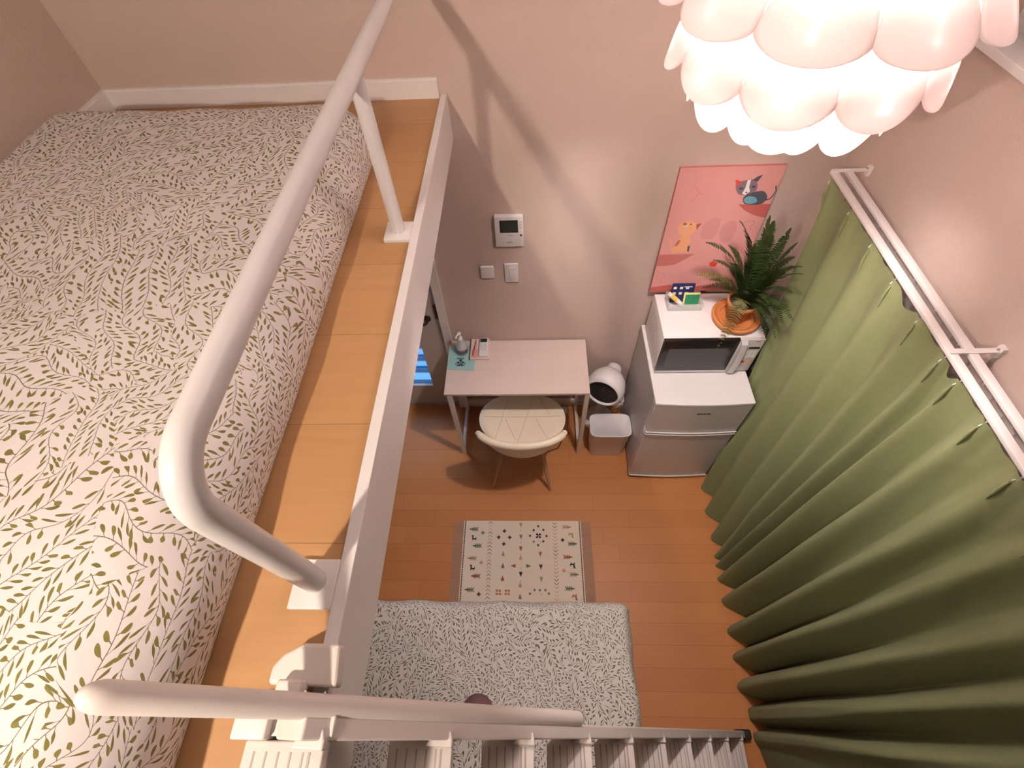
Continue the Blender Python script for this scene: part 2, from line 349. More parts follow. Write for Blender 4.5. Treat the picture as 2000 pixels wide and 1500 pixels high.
# ================================================================== LIGHTS (the room's own)
# pendant lamp of layered petals
LC = Vector((.475, .95, 2.612)); LR = .25
lamp = thing('pendant_lamp', 'large white artichoke pendant lamp with layered glowing petals, hanging from the ceiling', 'lamp', (LC.x, LC.y, ZC))
MB().tube([(LC.x, LC.y, ZC), (LC.x, LC.y, LC.z+.2)], .003, 8).build('cord', PLASTIC, lamp)
MB().lathe([(0, ZC-.001), (.05, ZC-.001), (.05, ZC-.02), (.02, ZC-.045), (0, ZC-.045)], (LC.x, LC.y, 0), 24).build('ceiling_rose', PLASTIC, lamp)
MB().lathe([(0, .19), (.02, .19), (.022, .09), (.02, .06), (0, .06)], LC, 20).build('socket', PLASTIC, lamp)
bl = MB().lathe([(0.001, .050), (.013, .047), (.020, .033), (.033, .010), (.037, -.010), (.032, -.031), (.018, -.044), (.001, -.048)], LC, 24); bl.build('bulb', BULB, lamp)
def petal(th, ph, L, wdt, flare, R, sqr=.64):
    'th: polar angle of the tip from straight down, ph: azimuth'
    def fn(u, v):
        ss = 1-(1-v)**1.7                          # 0 at root, 1 at tip
        w = wdt*(.50+.50*min(1, ss*1.25)) * (1 if ss < sqr else max(0.0, 1-((ss-sqr)/(1-sqr))**2.6)**.5*.97+.03)
        aa = th+L*(1-ss)/R*.95
        rr = R*(1-flare*(1-ss)**.9)
        x = (u-.5)*w
        rr2 = rr-(x*x)/(wdt*1.9)                  # curved across its width
        e = Vector((sin(aa)*cos(ph), sin(aa)*sin(ph), -cos(aa)))
        tdir = Vector((-sin(ph), cos(ph), 0))
        return LC+e*rr2+tdir*x
    return MB().grid(fn, 14, 22)
rows = [(32, 8, .07, .070, .20, .232, .5, .6, PETALI), (45, 9, .125, .112, .24, .246, 0., .62, PETALI), (65, 10, .14, .140, .27, .254, 0., .72, PETAL), (88, 10, .155, .150, .30, .262, .0, .80, PETAL),
        (113, 10, .13, .150, .28, .258, .5, .78, PETAL)]
rows += [(45, 9, .12, .11, .18, .216, .5, .6, PETALI), (67, 10, .14, .13, .18, .222, .5, .6, PETALI), (90, 10, .14, .13, .18, .222, .5, .7, PETALI)]
for th, n, L, w, fl, R, o_, sq_, pm_ in rows:
    for k in range(n):
        ph = 2*pi*(k+o_)/n-rad(116)
        petal(rad(th), ph, L, w, fl, R, sq_).build('petal', pm_, lamp, solid=.0012)
rg = MB()
for zz, r in ((-.10, .12), (.02, .17), (.12, .12)):
    rg.tube([(LC.x+r*cos(q*pi/16), LC.y+r*sin(q*pi/16), LC.z+zz) for q in range(33)], .002, 6)
for k in range(4):
    q = pi/2*k+.4; rg.tube([(LC.x+.02*cos(q), LC.y+.02*sin(q), LC.z+.17), (LC.x+.12*cos(q), LC.y+.12*sin(q), LC.z+.12), (LC.x+.17*cos(q), LC.y+.17*sin(q), LC.z+.02), (LC.x+.12*cos(q), LC.y+.12*sin(q), LC.z-.10)], .002, 6)
rg.build('frame', PLASTIC, lamp)
# small directional ceiling spotlight above the loft, turned towards the back wall
SPP = Vector((-.72, -.55, 3.06)); SPD = Vector((.10, 1.5, -.80)).normalized()
sp = thing('spotlight', 'small white ceiling spotlight above the loft bed, turned to the back wall', 'spotlight', (SPP.x, SPP.y, ZC))
ql = bpy.data.lights.new('spot_beam', 'SPOT'); ql.energy = SPOT_W; ql.color = SPOT_C; ql.spot_size = rad(118); ql.spot_blend = .6; ql.shadow_soft_size = .028
lo = bpy.data.objects.new('beam', ql); COL.objects.link(lo); lo.parent = sp
SXF = SPD.to_track_quat('-Z', 'Y').to_matrix().to_4x4(); SXF.translation = SPP-SPD*-.004-Vector((SPP.x, SPP.y, ZC)); lo.matrix_local = SXF
XS = SPD.to_track_quat('Z', 'Y').to_matrix().to_4x4()
MB().lathe([(0, 0), (.045, 0), (.045, -.02), (0, -.02)], (SPP.x, SPP.y, ZC), 24).tube([(SPP.x, SPP.y, ZC-.02), (SPP.x, SPP.y-.02, SPP.z+.03)], .008, 10).build('mount', PLASTIC, sp)
MB().lathe([(.001, -.08), (.026, -.078), (.034, -.06), (.034, -.004), (.031, -.004), (.031, -.05), (.001, -.052)], SPP, 28, xf=XS).build('housing', PLASTIC, sp)
MB().lathe([(.001, -.012), (.02, -.014), (.028, -.022)], SPP, 24, xf=XS).build('bulb', SPOTB, sp)

# ================================================================== BEDS
def soft_slab(cx, cy, hx, hy, top, bot, r, over, amp, seed, ccorner=0.0, res=.012, tuck=.05, tilt=None):
    'a duvet-covered mattress: rounded edges, sides bulging and tucked in towards the bottom'
    H = top-bot; D = r*1.35+H*.95
    Ex, Ey = hx-r+D, hy-r+D; nx, ny = int(2*Ex/res), int(2*Ey/res)
    def q(u, v): return (-Ex+2*Ex*u, -Ey+2*Ey*v)
    def prof(d):
        t = min(1, d/D)
        # rounded shoulder, bulge, tuck
        ang = t*pi*.5
        out = r*min(1, sin(min(1, t*1.55)*pi/2))-tuck*max(0, (t-.55)/.45)**1.5
        z = top-H*sin(t*pi/2)**2 if t < 1 else bot
        return out, z
    def fn(u, v):
        x, y = q(u, v); kx = max(-(hx-r), min(hx-r, x)); ky = max(-(hy-r), min(hy-r, y)); ex, ey = x-kx, y-ky
        d = max(abs(ex), abs(ey)); l = hypot(ex, ey); out, z = prof(d)
        nxv, nyv = (ex/l, ey/l) if l > 1e-9 else (0, 0)
        p = Vector((cx+kx+nxv*out, cy+ky+nyv*out, z))
        w = noise.noise(Vector((x*3.1, y*3.1, seed)))*amp+noise.noise(Vector((x*9, y*9, seed+5)))*amp*.30
        fade = 1-min(1, d/D)**2
        p.z += w*fade; s = noise.noise(Vector((x*7, y*7, seed+9)))*amp*.9*min(1, d/(r+.001))*fade
        p.x += nxv*s; p.y += nyv*s
        return p
    mb = MB(); mb.grid(fn, nx, ny, 0, True, uvfn=lambda u, v: q(u, v)); return mb
# loft bed: mattress and leaf-printed duvet cover
lb = thing('loft_bed', 'low loft mattress under a cream duvet cover with large olive leaf sprigs', 'bed', (-.95, .4, LZ))
MB().box(-1.44, -.52, -.70, 1.40, LZ, LZ+.07, bev=.02).build('mattress', MATT, lb)
soft_slab(-.975, .385, .500, 1.13, 2.262, 2.090, .12, .0, .012, 3.3, res=.014, tuck=.02).build('duvet', FAB_UP, lb)
# lower bed
bd = thing('bed', 'lower bed half under the loft with a tucked grey-green leaf print cover', 'bed', (-.5, -.1, 0))
MB().box(-1.44, .425, -.50, .40, .05, .20, bev=.01).build('bed_frame', PLASTIC2, bd)
for x in (-1.38, .37):
    for y in (-.44, .34): MB().box(x-.025, x+.025, y-.025, y+.025, 0, .06).build('leg', PLASTIC2, bd)
MB().box(-1.45, .455, -.51, .42, .20, .30, bev=.02).build('mattress', MATT, bd)
soft_slab(-.50, -.030, .965, .495, .425, .215, .055, 0, .014, 8.1, res=.016, tuck=.02).build('bed_cover', FAB_LOW, bd)
# mauve rounded cushion on the lower bed
cz = .437
cu = MB().lathe([(0.001, .085), (.03, .08), (.055, .06), (.068, .035), (.062, .012), (.045, .0), (.001, .0)], (-.243, .003, cz), 28)
tag(cu.build('cushion', C_['mauve']), 'small rounded dusty-mauve object lying on the leaf-print lower bed behind the grab rail', 'cushion')

# ================================================================== GUARD RAIL
gx = -.354; gz = 2.486; R_ = .019
gr = thing('guard_rail', 'thick white tubular guard rail along the loft edge', 'railing', (gx, .17, 2.087))
path = [(gx, YW-.004, gz), (gx, 1.2, gz), (gx, .6, gz)]+arc((gx, 1, gz), (gx, .172, gz), (gx, .172, 2.1), .07, 14)+[(gx, .172, 2.2), (gx, .172, 2.097)]
MB().tube(path, R_, 28).build('rail', WHITEM, gr)
MB().tube([(gx, 1.06, gz-.012), (gx, 1.06, 2.097)], .0175, 24).build('post', WHITEM, gr)
for yy, nm in ((.168, 'post'), (1.06, 'post')):
    MB().box(gx-.0355, gx+.0345, yy-.038, yy+.038, LZ, 2.0985, bev=.0015).build('base_plate', WHITE, gr)
MB().lathe([(0, 0), (.04, 0), (.04, -.006), (0, -.006)], (gx, YW-.001, gz), 24, xf=Matrix.Rotation(rad(-90), 4, 'X')).build('wall_flange', WHITE, gr)

# ================================================================== LADDER
SX, SZ, TX, TZ = -.279, 2.12, .138, .225
lad = thing('ladder', 'white loft ladder with ribbed treads sloping down from the loft to the floor', 'ladder', (1.0, -.07, 0))
sl = Vector((TX, -.0045, -TZ)).normalized(); nrm = Vector((TZ, 0, TX)).normalized()
def st_pt(i, off=0): return Vector((SX+TX*i, -.006-.0045*i, SZ-TZ*i))+nrm*off
def stile(yoff):
    mb = MB(); A = st_pt(-.15); B = st_pt(9.35); side = Vector((0, 1, 0)); vs = []
    for P in (A, B):
        for dn, dy in ((0, 0), (0, -.028), (-.055, -.028), (-.055, 0)): vs.append(P+nrm*dn+side*(dy+yoff))
    return mb.add(vs, [[0, 1, 2, 3], [7, 6, 5, 4], [0, 4, 5, 1], [1, 5, 6, 2], [2, 6, 7, 3], [3, 7, 4, 0]])
stile(0).build('stile', LADM, lad, bevel=.004); stile(-.37).build('stile', LADM, lad, bevel=.004)
for i in range(10):
    P = st_pt(i); y1 = P.y-.0285; y0 = P.y-.3415; dep = .108
    t = MB().box(P.x-dep, P.x, y0, y1, P.z-.022, P.z, bev=.003).build('tread', LADM, lad)
    g = MB()
    for k in range(5): g.box(P.x-dep+.014+k*.0165, P.x-dep+.0165+k*.0165, y0+.004, y1-.012, P.z-.0002, P.z+.0006)
    g.box(P.x-.020, P.x-.0165, y0+.004, y1-.012, P.z-.0002, P.z+.0008); sub(g, 'groove', GROOVE, t)
    for yb, sg in ((y1, 1), (y0, -1)):
        pts = [(P.x-.046, yb-sg*.008), (P.x-.030, yb+sg*.012), (P.x-.022, yb+sg*.024), (P.x-.015, yb+sg*.026), (P.x-.008, yb+sg*.021), (P.x-.002, yb+sg*.011), (P.x+.001, yb), (P.x+.001, yb-sg*.010)]
        c = MB().prism(pts[::sg], P.z-.022, P.z+.008); sub(c, 'tread_cap', LADM, t, bevel=.003)
for yo in (0, -.37):
    P = st_pt(9.35)+Vector((0, yo, 0)); MB().box(P.x-.055, P.x+.016, P.y-.034, P.y+.006, .0, P.z+.028, bev=.008).build('foot', RUBBER, lad)
# grab rail on the far stile
d = (Vector((.10, -.006, 1.492))-Vector((-.461, .008, 2.395))).normalized()
mv = -d; EB = Vector((.10, -.006, 1.492)); ET = EB+mv*(Vector((-.432, .008, 2.342))-EB).length
path = [EB-mv*.006]+[EB.lerp(ET, k/8) for k in range(1, 9)]+[ET+mv*.010+nv_ for nv_ in [Vector((0, 0, 0))]]+[ET+mv*.020, ET+mv*.026, ET+mv*.028]
rr_ = [.0155]*9+[.0150, .0115, .0065, .001]
MB().tube(path, rr_, 26).build('grab_rail', LADM, lad)
MB().box(-.352, -.318, -.004, .034, 2.118, 2.150, bev=.004).build('rail_bracket', LADM, lad)
MB().lathe([(0.001, .010), (.010, .008), (.0165, 0)], (.104, -.006, 1.487), 20, xf=d.to_track_quat('Z', 'Y').to_matrix().to_4x4()).build('end_cap', LADM, lad)
MB().tube([(.094, -.006, 1.50), (.094, -.024, 1.478)], .004, 10).build('bolt', STEEL, lad)
# hook plate over the curb and end block of the stile
hk = MB(); pts = [(-.375, .028), (-.375, .050), (-.362, .066), (-.335, .080), (-.282, .080), (-.276, .026)]
hk.prism(pts, 2.098, 2.128); hk.build('curb_hook', LADM, lad, bevel=.006)
for x in (-.352, -.318): MB().lathe([(0, 2.12), (.006, 2.12), (.006, 2.136), (0, 2.137)], (x, .018, 0), 12).build('bolt', STEEL, lad)
MB().box(-.404, -.357, -.034, -.002, LZ, 2.134, bev=.003).build('end_block', WHITE, lad)
MB().box(-.358, -.272, -.030, -.006, 2.100, 2.118, bev=.002).build('end_bracket', LADM, lad)

# ================================================================== DESK
dk = thing('desk', 'pale wood-grain desk with thin white metal frame against the back wall', 'desk', (-.09, 1.63, 0))
dx0, dx1, dy0, dy1, dz = -.488, .314, 1.440, 1.822, .727
MB().box(dx0, dx1, dy0, dy1, dz-.018, dz, bev=.001).build('desktop', DESKW, dk)
for x in (dx0+.026, dx1-.012):
    for y in (dy0+.012, dy1-.03): 
        l = MB().box(x-.0125, x+.0125, y-.0125, y+.0125, .006, dz-.018).build('leg', DESKM, dk)
        sub(MB().lathe([(0, 0), (.014, 0), (.014, .006), (0, .006)], (x, y, 0), 14), 'foot', PLASTIC, l)
    MB().box(x-.010, x+.010, dy0+.02, dy1-.04, .03, .05).build('side_bar', DESKM, dk)
    MB().box(x-.0125, x+.0125, dy0+.01, dy1-.02, dz-.036, dz-.018).build('top_bar', DESKM, dk)
MB().box(dx0+.03, dx1-.02, dy1-.04, dy1-.022, .10, .125).build('cross_bar', DESKM, dk)

# ------- things on the desk
bk = thing('booklet', 'teal paper booklet with a dark emblem at the left end of the desk', 'booklet', (-.41, 1.69, dz))
MB().add([(-.484, 1.785, dz+.001), (-.486, 1.612, dz+.001), (-.330, 1.600, dz+.001), (-.331, 1.785, dz+.001)], [[0, 1, 2, 3]]).build('cover', C_['teal'], bk, solid=.0018)
e = MB(); ex, ey, ez = -.412, 1.652, dz+.0022
for px, py, rr in ((0, .020, .009), (-.014, .006, .008), (.014, .006, .008), (-.008, -.012, .008), (.008, -.012, .008), (0, .002, .006), (-.026, -.002, .004), (.026, -.002, .004), (-.020, -.014, .004), (.020, -.014, .004)):
    e.lathe([(0, .0005), (rr, .0005)], (ex+px, ey+py, ez), 12)
e.build('emblem', C_['inkblue'], bk)
MB().box(-.437, -.392, 1.688, 1.693, ez, ez+.0006).box(-.430, -.400, 1.680, 1.683, ez, ez+.0006).build('print', C_['inkblue'], bk)
nt_ = thing('notepad', 'pink and white notepad under the remote control on the desk', 'notepad', (-.30, 1.75, dz))
MB().box(-.358, -.247, 1.676, 1.826, dz, dz+.012, bev=.001).build('pages', C_['pinkpaper'], nt_)
MB().box(-.3625, -.3575, 1.676, 1.826, dz, dz+.013).build('spine', C_['slate'], nt_)
MB().box(-.350, -.318, 1.686, 1.748, dz+.012, dz+.0126).build('cover_print', C_['blush'], nt_)
pn = thing('pen', 'thin dark-red pen lying on the pink notepad', 'pen', (-.332, 1.76, dz+.012))
MB().tube([(-.343, 1.700, dz+.0162), (-.330, 1.800, dz+.0162)], .004, 10).build('barrel', C_['red'], pn)
MB().tube([(-.330, 1.800, dz+.0162), (-.328, 1.818, dz+.0162)], [.0042, .0036], 10).build('cap', C_['tan'], pn)
MB().tube([(-.3365, 1.748, dz+.0162), (-.3358, 1.756, dz+.0162)], .0046, 10).build('grip_ring', C_['black'], pn)
rc = thing('remote_control', 'white air-conditioner remote with dark display, lying on the notepad', 'remote control', (-.28, 1.76, dz+.012))
MB().box(-.308, -.255, 1.686, 1.822, dz+.012, dz+.030, bev=.006).build('case', PLASTIC, rc)
MB().box(-.302, -.262, 1.785, 1.813, dz+.0300, dz+.0308).build('display', SCREEN, rc)
for i in range(3):
    for j in range(4): MB().box(-.300+i*.0135, -.290+i*.0135, 1.767-j*.014, 1.774-j*.014, dz+.030, dz+.0312).build('button', PLASTIC2, rc)
bt = thing('sanitizer_bottle', 'clear pump bottle of hand sanitizer standing on the teal booklet', 'bottle', (-.405, 1.735, dz))
bc = (-.405, 1.735, dz+.002)
MB().lathe([(0.001, 0), (.030, 0), (.033, .006), (.033, .075), (.030, .095), (.015, .112), (.012, .118)], bc, 28).build('body', CLEAR, bt)
MB().lathe([(0.001, .003), (.028, .003), (.030, .008), (.030, .070), (0.001, .071)], bc, 24).build('gel', mat('gel', (.80, .80, .80), .2, alpha=.55), bt)
MB().lathe([(0.0335, .022), (.0337, .022), (.0337, .05), (.0335, .05)], bc, 24).build('label_band', C_['lilac'], bt)
MB().lathe([(.014, .116), (.014, .132), (.006, .134), (.006, .158), (.010, .159), (.010, .172), (0.001, .174)], bc, 20).tube([(-.405, 1.735, dz+.168), (-.417, 1.715, dz+.168), (-.422, 1.705, dz+.160)], .005, 10).build('pump', C_['white'], bt)

# ================================================================== CHAIR
ch = thing('desk_chair', 'cream leather desk chair with quilted seat, wrapped low back and wooden legs', 'chair', (-.06, 1.38, 0))
ccx = -.062
def seat_fn(top):
    def fn(u, v):
        q = 2*pi*u; rr = v
        # egg-shaped outline: wide towards the desk, narrower at the back
        yy = sin(q); hw = .255*(1+.13*yy) if yy > -.2 else .255*(1+.13*yy)*(1-.12*(-yy-.2))
        x = ccx+cos(q)*hw*rr; y = 1.425+yy*.205*rr
        z = .452+(.016*(rr**2)) if top else .430+.02*rr**3
        if top and rr > .9: z -= (rr-.9)/.1*.016
        return Vector((x, y, z))
    return fn
sm = MB(); sm.grid(seat_fn(True), 48, 14); sm.grid(seat_fn(False), 48, 8); seat = sm.build('seat', CREAM, ch, weld=True)
s_ = MB()
def sz(x, y):
    rr = min(1, hypot((x-ccx)/.255, (y-1.425)/.205)); return .4535+.016*rr*rr
for (x0, y0), (x1, y1) in (((-.145, 1.60), (-.225, 1.27)), ((.005, 1.60), (-.10, 1.24)), ((-.29, 1.455), (.165, 1.455)), ((-.16, 1.44), (-.10, 1.30)), ((.02, 1.44), (.09, 1.29)), ((.04, 1.60), (.10, 1.47))):
    s_.tube([(x0+(x1-x0)*t/8, y0+(y1-y0)*t/8, sz(x0+(x1-x0)*t/8, y0+(y1-y0)*t/8)-.0005) for t in range(9)], .0018, 6)
sub(s_, 'seat_seams', SEAM, seat)
def back_fn(off):
    def fn(u, v):
        t = (u-.5)*2; W = .185+.045*v; bulge = .13*(1-.12*v)
        x = ccx+W*sin(t*1.35)/sin(1.35)
        yc = 1.225-.085*v**.9; y = yc+(1-cos(t*1.35))*.115
        h = (.43+.25*v) ; tip = abs(t)**3.2; z = .405+(.28*v)*(1-.06*tip)+.035*abs(t)**2*(1-v)
        nx_, ny_ = sin(t*1.2), -cos(t*1.2)
        return Vector((x+nx_*off, y+ny_*off, z))
    return fn
bm_ = MB(); bm_.grid(back_fn(.014), 30, 8); bm_.grid(back_fn(-.014), 30, 8)
bf = back_fn(0); top = [bf(i/30, 1) for i in range(31)]
bk_ = bm_.build('backrest', CREAM, ch)
sub(MB().tube(top, [.010+.011*min(1, min(i, 30-i)/2.0) for i in range(31)], 12), 'back_rim', CREAM, bk_)
sd = MB()
for u in (.0, 1.): sd.tube([bf(u, v/6) for v in range(7)], .0145, 10)
sub(sd, 'back_side', CREAM, bk_)
sub(MB().tube([back_fn(.0145)(.5, v/6) for v in range(7)], .0016, 6), 'back_seam', SEAM, bk_)
for (fx, fy), (tx, ty) in (((.108, 1.182), (.045, 1.30)), ((-.258, 1.205), (-.165, 1.30)), ((.12, 1.60), (.04, 1.50)), ((-.25, 1.61), (-.165, 1.50))):
    MB().tube([(fx, fy, 0), (tx, ty, .425)], [.009, .015], 14).build('leg', BEECH, ch)
MB().tube([(.045, 1.30, .40), (-.165, 1.50, .40)], .006, 8).tube([(-.165, 1.30, .40), (.04, 1.50, .40)], .006, 8).build('under_frame', RUBBER, ch)

# ================================================================== FLOOR THINGS
bn = thing('waste_bin', 'square white plastic waste bin between desk and fridge', 'bin', (.485, 1.495, 0))
def binfn(o):
    prof = [(0, .115, .072), (.27, .126, .082)]
    return prof
bw = MB(); n = 40
def sq(hx, hy, z, r=.02):
    pts = []
    for k in range(n):
        q = 2*pi*(k+.5)/n; cx_, cy_ = cos(q), sin(q); e = 6
        s = (abs(cx_)**e+abs(cy_)**e)**(-1/e); pts.append(Vector((.485+cx_*s*hx, 1.495+cy_*s*hy, z)))
    return pts
rings = [sq(.108, .070, .004), sq(.123, .080, .272), sq(.128, .083, .276), sq(.128, .083, .283), sq(.120, .077, .283), sq(.105, .067, .010)]
vs = [p for r in rings for p in r]; fs = [[i*n+k, i*n+(k+1) % n, (i+1)*n+(k+1) % n, (i+1)*n+k] for i in range(len(rings)-1) for k in range(n)]
bw.add(vs, fs, 0, True); bw.add(rings[0], [list(range(n))]); bw.add(rings[-1], [list(range(n))]); bw.build('bucket', PLASTIC, bn)

fn_ = thing('fan_heater', 'round white desk-fan heater with black grille on the floor beside the fridge', 'fan heater', (.46, 1.70, 0))
fc = Vector((.438, 1.62, .525)); fd = Vector((-.40, -.85, .10)).normalized()
FX = fd.to_track_quat('Z', 'Y').to_matrix().to_4x4()
prof = [(.001, -.125), (.04, -.122), (.075, -.100), (.105, -.055), (.118, 0), (.113, .035), (.098, .062), (.094, .060), (.092, .045)]
hd = MB().lathe(prof, fc, 40, xf=FX).build('head', PLASTIC, fn_)
sub(MB().lathe([(.001, .040), (.05, .042), (.094, .046)], fc, 36, xf=FX), 'grille', DARKP, hd)
gl = MB()
for r in (.02, .04, .06, .08): gl.lathe([(r, .0475), (r+.003, .049), (r+.005, .0475)], fc, 30, xf=FX)
sub(gl, 'grille_rings', RUBBER, hd)
sub(MB().lathe([(.001, -.182), (.036, -.180), (.046, -.170), (.048, -.140), (.048, -.090)], fc, 30, xf=FX), 'rear_knob', PLASTIC, hd)
MB().lathe([(.02, .45), (.024, .30), (.034, .15), (.060, .05), (.085, .035), (.100, .030), (.105, .015), (.103, 0), (.001, 0)], (.458, 1.70, 0), 40).build('stand', PLASTIC, fn_)
cp = []
for k in range(40):
    q = k/39*2*pi*2.2; cp.append((.575+.022*cos(q), 1.70+.02*sin(q)+.0005*k, .20+.012*sin(q*1.3)+.0018*k))
MB().tube([(.50, 1.70, .03), (.55, 1.74, .08)]+cp, .0035, 8).build('power_cord', PLASTIC, fn_)
ps = thing('power_strip', 'white power strip on the floor under the right end of the desk', 'power strip', (.2, 1.77, 0))
MB().box(.125, .245, 1.745, 1.790, .0, .032, bev=.005).build('case', PLASTIC, ps)
MB().box(.14, .165, 1.755, 1.78, .032, .055, bev=.003).build('plug', DARKP, ps)
MB().tube([(.152, 1.767, .05), (.16, 1.72, .045), (.19, 1.64, .004), (.21, 1.56, .004), (.17, 1.48, .004), (.10, 1.45, .004)], .0032, 8).build('cord', RUBBER, ps)

# rug
rgx, rgy = -.07, .76
rug = thing('rug', 'small cream woven rug with tribal leaf and llama motifs and tan fringe', 'rug', (rgx, rgy, 0))
rb = MB().box(rgx-.358, rgx+.358, .30, rgy+.219, .0, .006)
mats = [C_['rugcream']]; midx = {}
def mi_(c):
    if c not in midx: midx[c] = len(mats); mats.append(C_[c])
    return midx[c]
def poly(pts, c, cx, cy, rot=0, sc=1., z=.0062, mb=None, org=(rgx, rgy), XF=None, flip=False):
    vs = []
    for x, y in pts:
        x, y = x*sc*(-1 if flip else 1), y*sc; vs.append(Vector((org[0]+cx+x*cos(rot)-y*sin(rot), org[1]+cy+x*sin(rot)+y*cos(rot), z)))
    (mb or rb).add(vs, [list(range(len(vs)))], mi_(c))
def leafm(cx, cy, c, rot):
    poly([(-.030, 0), (-.024, .004), (.022, .0025), (.022, -.0025), (-.024, -.004)], c, cx, cy, rot)
    for k in range(4):
        x = -.018+k*.0105
        for s in (1, -1): poly([(x, 0), (x+.006, 0), (x+.015, s*.012), (x+.009, s*.012)][::s], c, cx, cy, rot)
leafs = [(-.294, .167, 'olive'), (-.268, .067, 'green'), (-.296, -.006, 'tan'), (-.268, -.106, 'red'), (-.3, -.181, 'olive')]
for x, y, c in leafs: leafm(x, y, c, 0)
for x, y, c in [(.271, .182, 'peach'), (.3, .081, 'green'), (.269, .004, 'rust'), (.301, -.094, 'tan'), (.272, -.17, 'olive')]: leafm(x, y, c, pi)
LL = [(-.013, .016), (-.001, .016), (-.001, -.002), (.014, -.002), (.014, .004), (.018, .004), (.018, -.008), (.013, -.008), (.013, -.016), (.008, -.016), (.008, -.010), (-.004, -.010), (-.004, -.016), (-.009, -.016), (-.009, .010), (-.013, .010)]
for x, y, c in [(-.294, .114, 'brown'), (-.293, -.059, 'black')]: poly(LL, c, x, y)
for x, y, c in [(.298, .133, 'tan'), (.298, -.043, 'black'), (.3, -.215, 'red')]: poly(LL, c, x, y, pi)
PL = [(-.003, .011), (.003, .011), (.005, .005), (.011, .003), (.011, -.003), (.005, -.005), (.003, -.011), (-.003, -.011), (-.005, -.005), (-.011, -.003), (-.011, .003), (-.005, .005)]
for x, y, c in [(-.108, .156, 'brown'), (-.142, .118, 'brown'), (-.075, .117, 'brown'), (-.11, .078, 'brown'), (-.239, .145, 'grey'), (-.24, -.031, 'peach'), (-.245, -.204, 'brown'), (.243, .103, 'brown'), (.243, -.073, 'peach')]: poly(PL, c, x, y)
DI = [(0, .0085), (.0085, 0), (0, -.0085), (-.0085, 0)]
for x, y, c in [(.098, .186, 'brown'), (.07, .162, 'black'), (.129, .164, 'brown'), (.048, .128, 'brown'), (.147, .127, 'brown'), (.069, .093, 'grey'), (.127, .095, 'brown'), (.096, .072, 'brown'), (.072, -.179, 'grey'), (.102, -.18, 'grey'), (.134, -.179, 'grey'), (.046, -.199, 'red'), (.153, -.198, 'grey')]: poly(DI, c, x, y)
for q in range(4): poly([(0, 0), (.008, .002), (.018, .006), (.012, .014), (.006, .016), (.002, .008)], 'black', .099, .128, q*pi/2)
for x in (-.134, -.083):
    for i in (-1, 1):
        for j in (-1, 1): poly([(-.006, -.006), (.006, -.006), (.006, .006), (-.006, .006)], 'rust', x+i*.0085, -.193+j*.0085)
AR = [(0, -.018), (.004, -.006), (.009, .004), (.008, .016), (.003, .010), (0, .016), (-.003, .010), (-.008, .016), (-.009, .004), (-.004, -.006)]
for x, y, c in [(-.008, .194, 'tan'), (-.007, .122, 'grey'), (-.008, .052, 'red'), (.108, .021, 'rust'), (.11, -.052, 'brown'), (.112, -.12, 'tan'), (-.007, -.093, 'black')]: poly(AR, c, x, y)
for x, y, c in [(-.112, .02, 'tan'), (-.112, -.049, 'grey'), (-.112, -.119, 'red'), (-.01, -.153, 'tan'), (-.008, -.001, 'peach'), (-.01, -.215, 'grey')]: poly(AR, c, x, y, pi)
for x, y, c in [(-.29, -.285, 'tan'), (-.27, -.335, 'green')]: leafm(x, y, c, 0)
for x, y, c in [(.30, -.285, 'olive'), (.27, -.335, 'rust')]: leafm(x, y, c, pi)
for x, y, c in [(-.10, -.29, 'brown'), (.10, -.29, 'brown'), (0, -.30, 'red')]: poly(PL, c, x, y)
poly(AR, 'red', -.05, -.048, -pi/2); poly(AR, 'olive', .037, -.048, pi/2)
for x in (-.112, -.008, .110):
    for k in range(5): poly([(-.0016, -.006), (.0016, -.006), (.0016, .006), (-.0016, .006)], 'tan', x, .16-k*.073-(.07 if x != -.008 else 0))
cc = ['brown', 'tan', 'grey', 'peach']
for k in range(27):
    yy = .205-k*.0205
    for s in (1, -1):
        poly([(0, .006), (s*.013, -.006), (s*.013, -.002), (0, .010)][::-s], cc[(k*7//2) % 4 if k % 3 else 0], -.194, yy)
        poly([(0, -.006), (s*.013, .006), (s*.013, .002), (0, -.010)][::s], ['brown', 'tan', 'peach', 'rust'][(k//2) % 4], .198, yy)
for s in (-1, 1):
    for k in range(52): poly([(-.0035, -.0042), (.0035, -.0035), (.0035, .0035), (-.0035, .0042)], 'brown', s*.349, .214-k*.0098)
rb.build('woven_panel', mats, rug)
for s in (-1, 1):
    fg = MB()
    xa, xb = (rgx+s*.358, rgx+s*.415)
    fg.box(min(xa, xb), max(xa, xb), .30, rgy+.217, 0, .0022)
    for k in range(60): 
        yk = .305+k*.0112; fg.box(min(xa, xb), max(xa, xb), yk, yk+.004, .002, .004)
    fg.build('fringe', C_['rugedge'], rug)

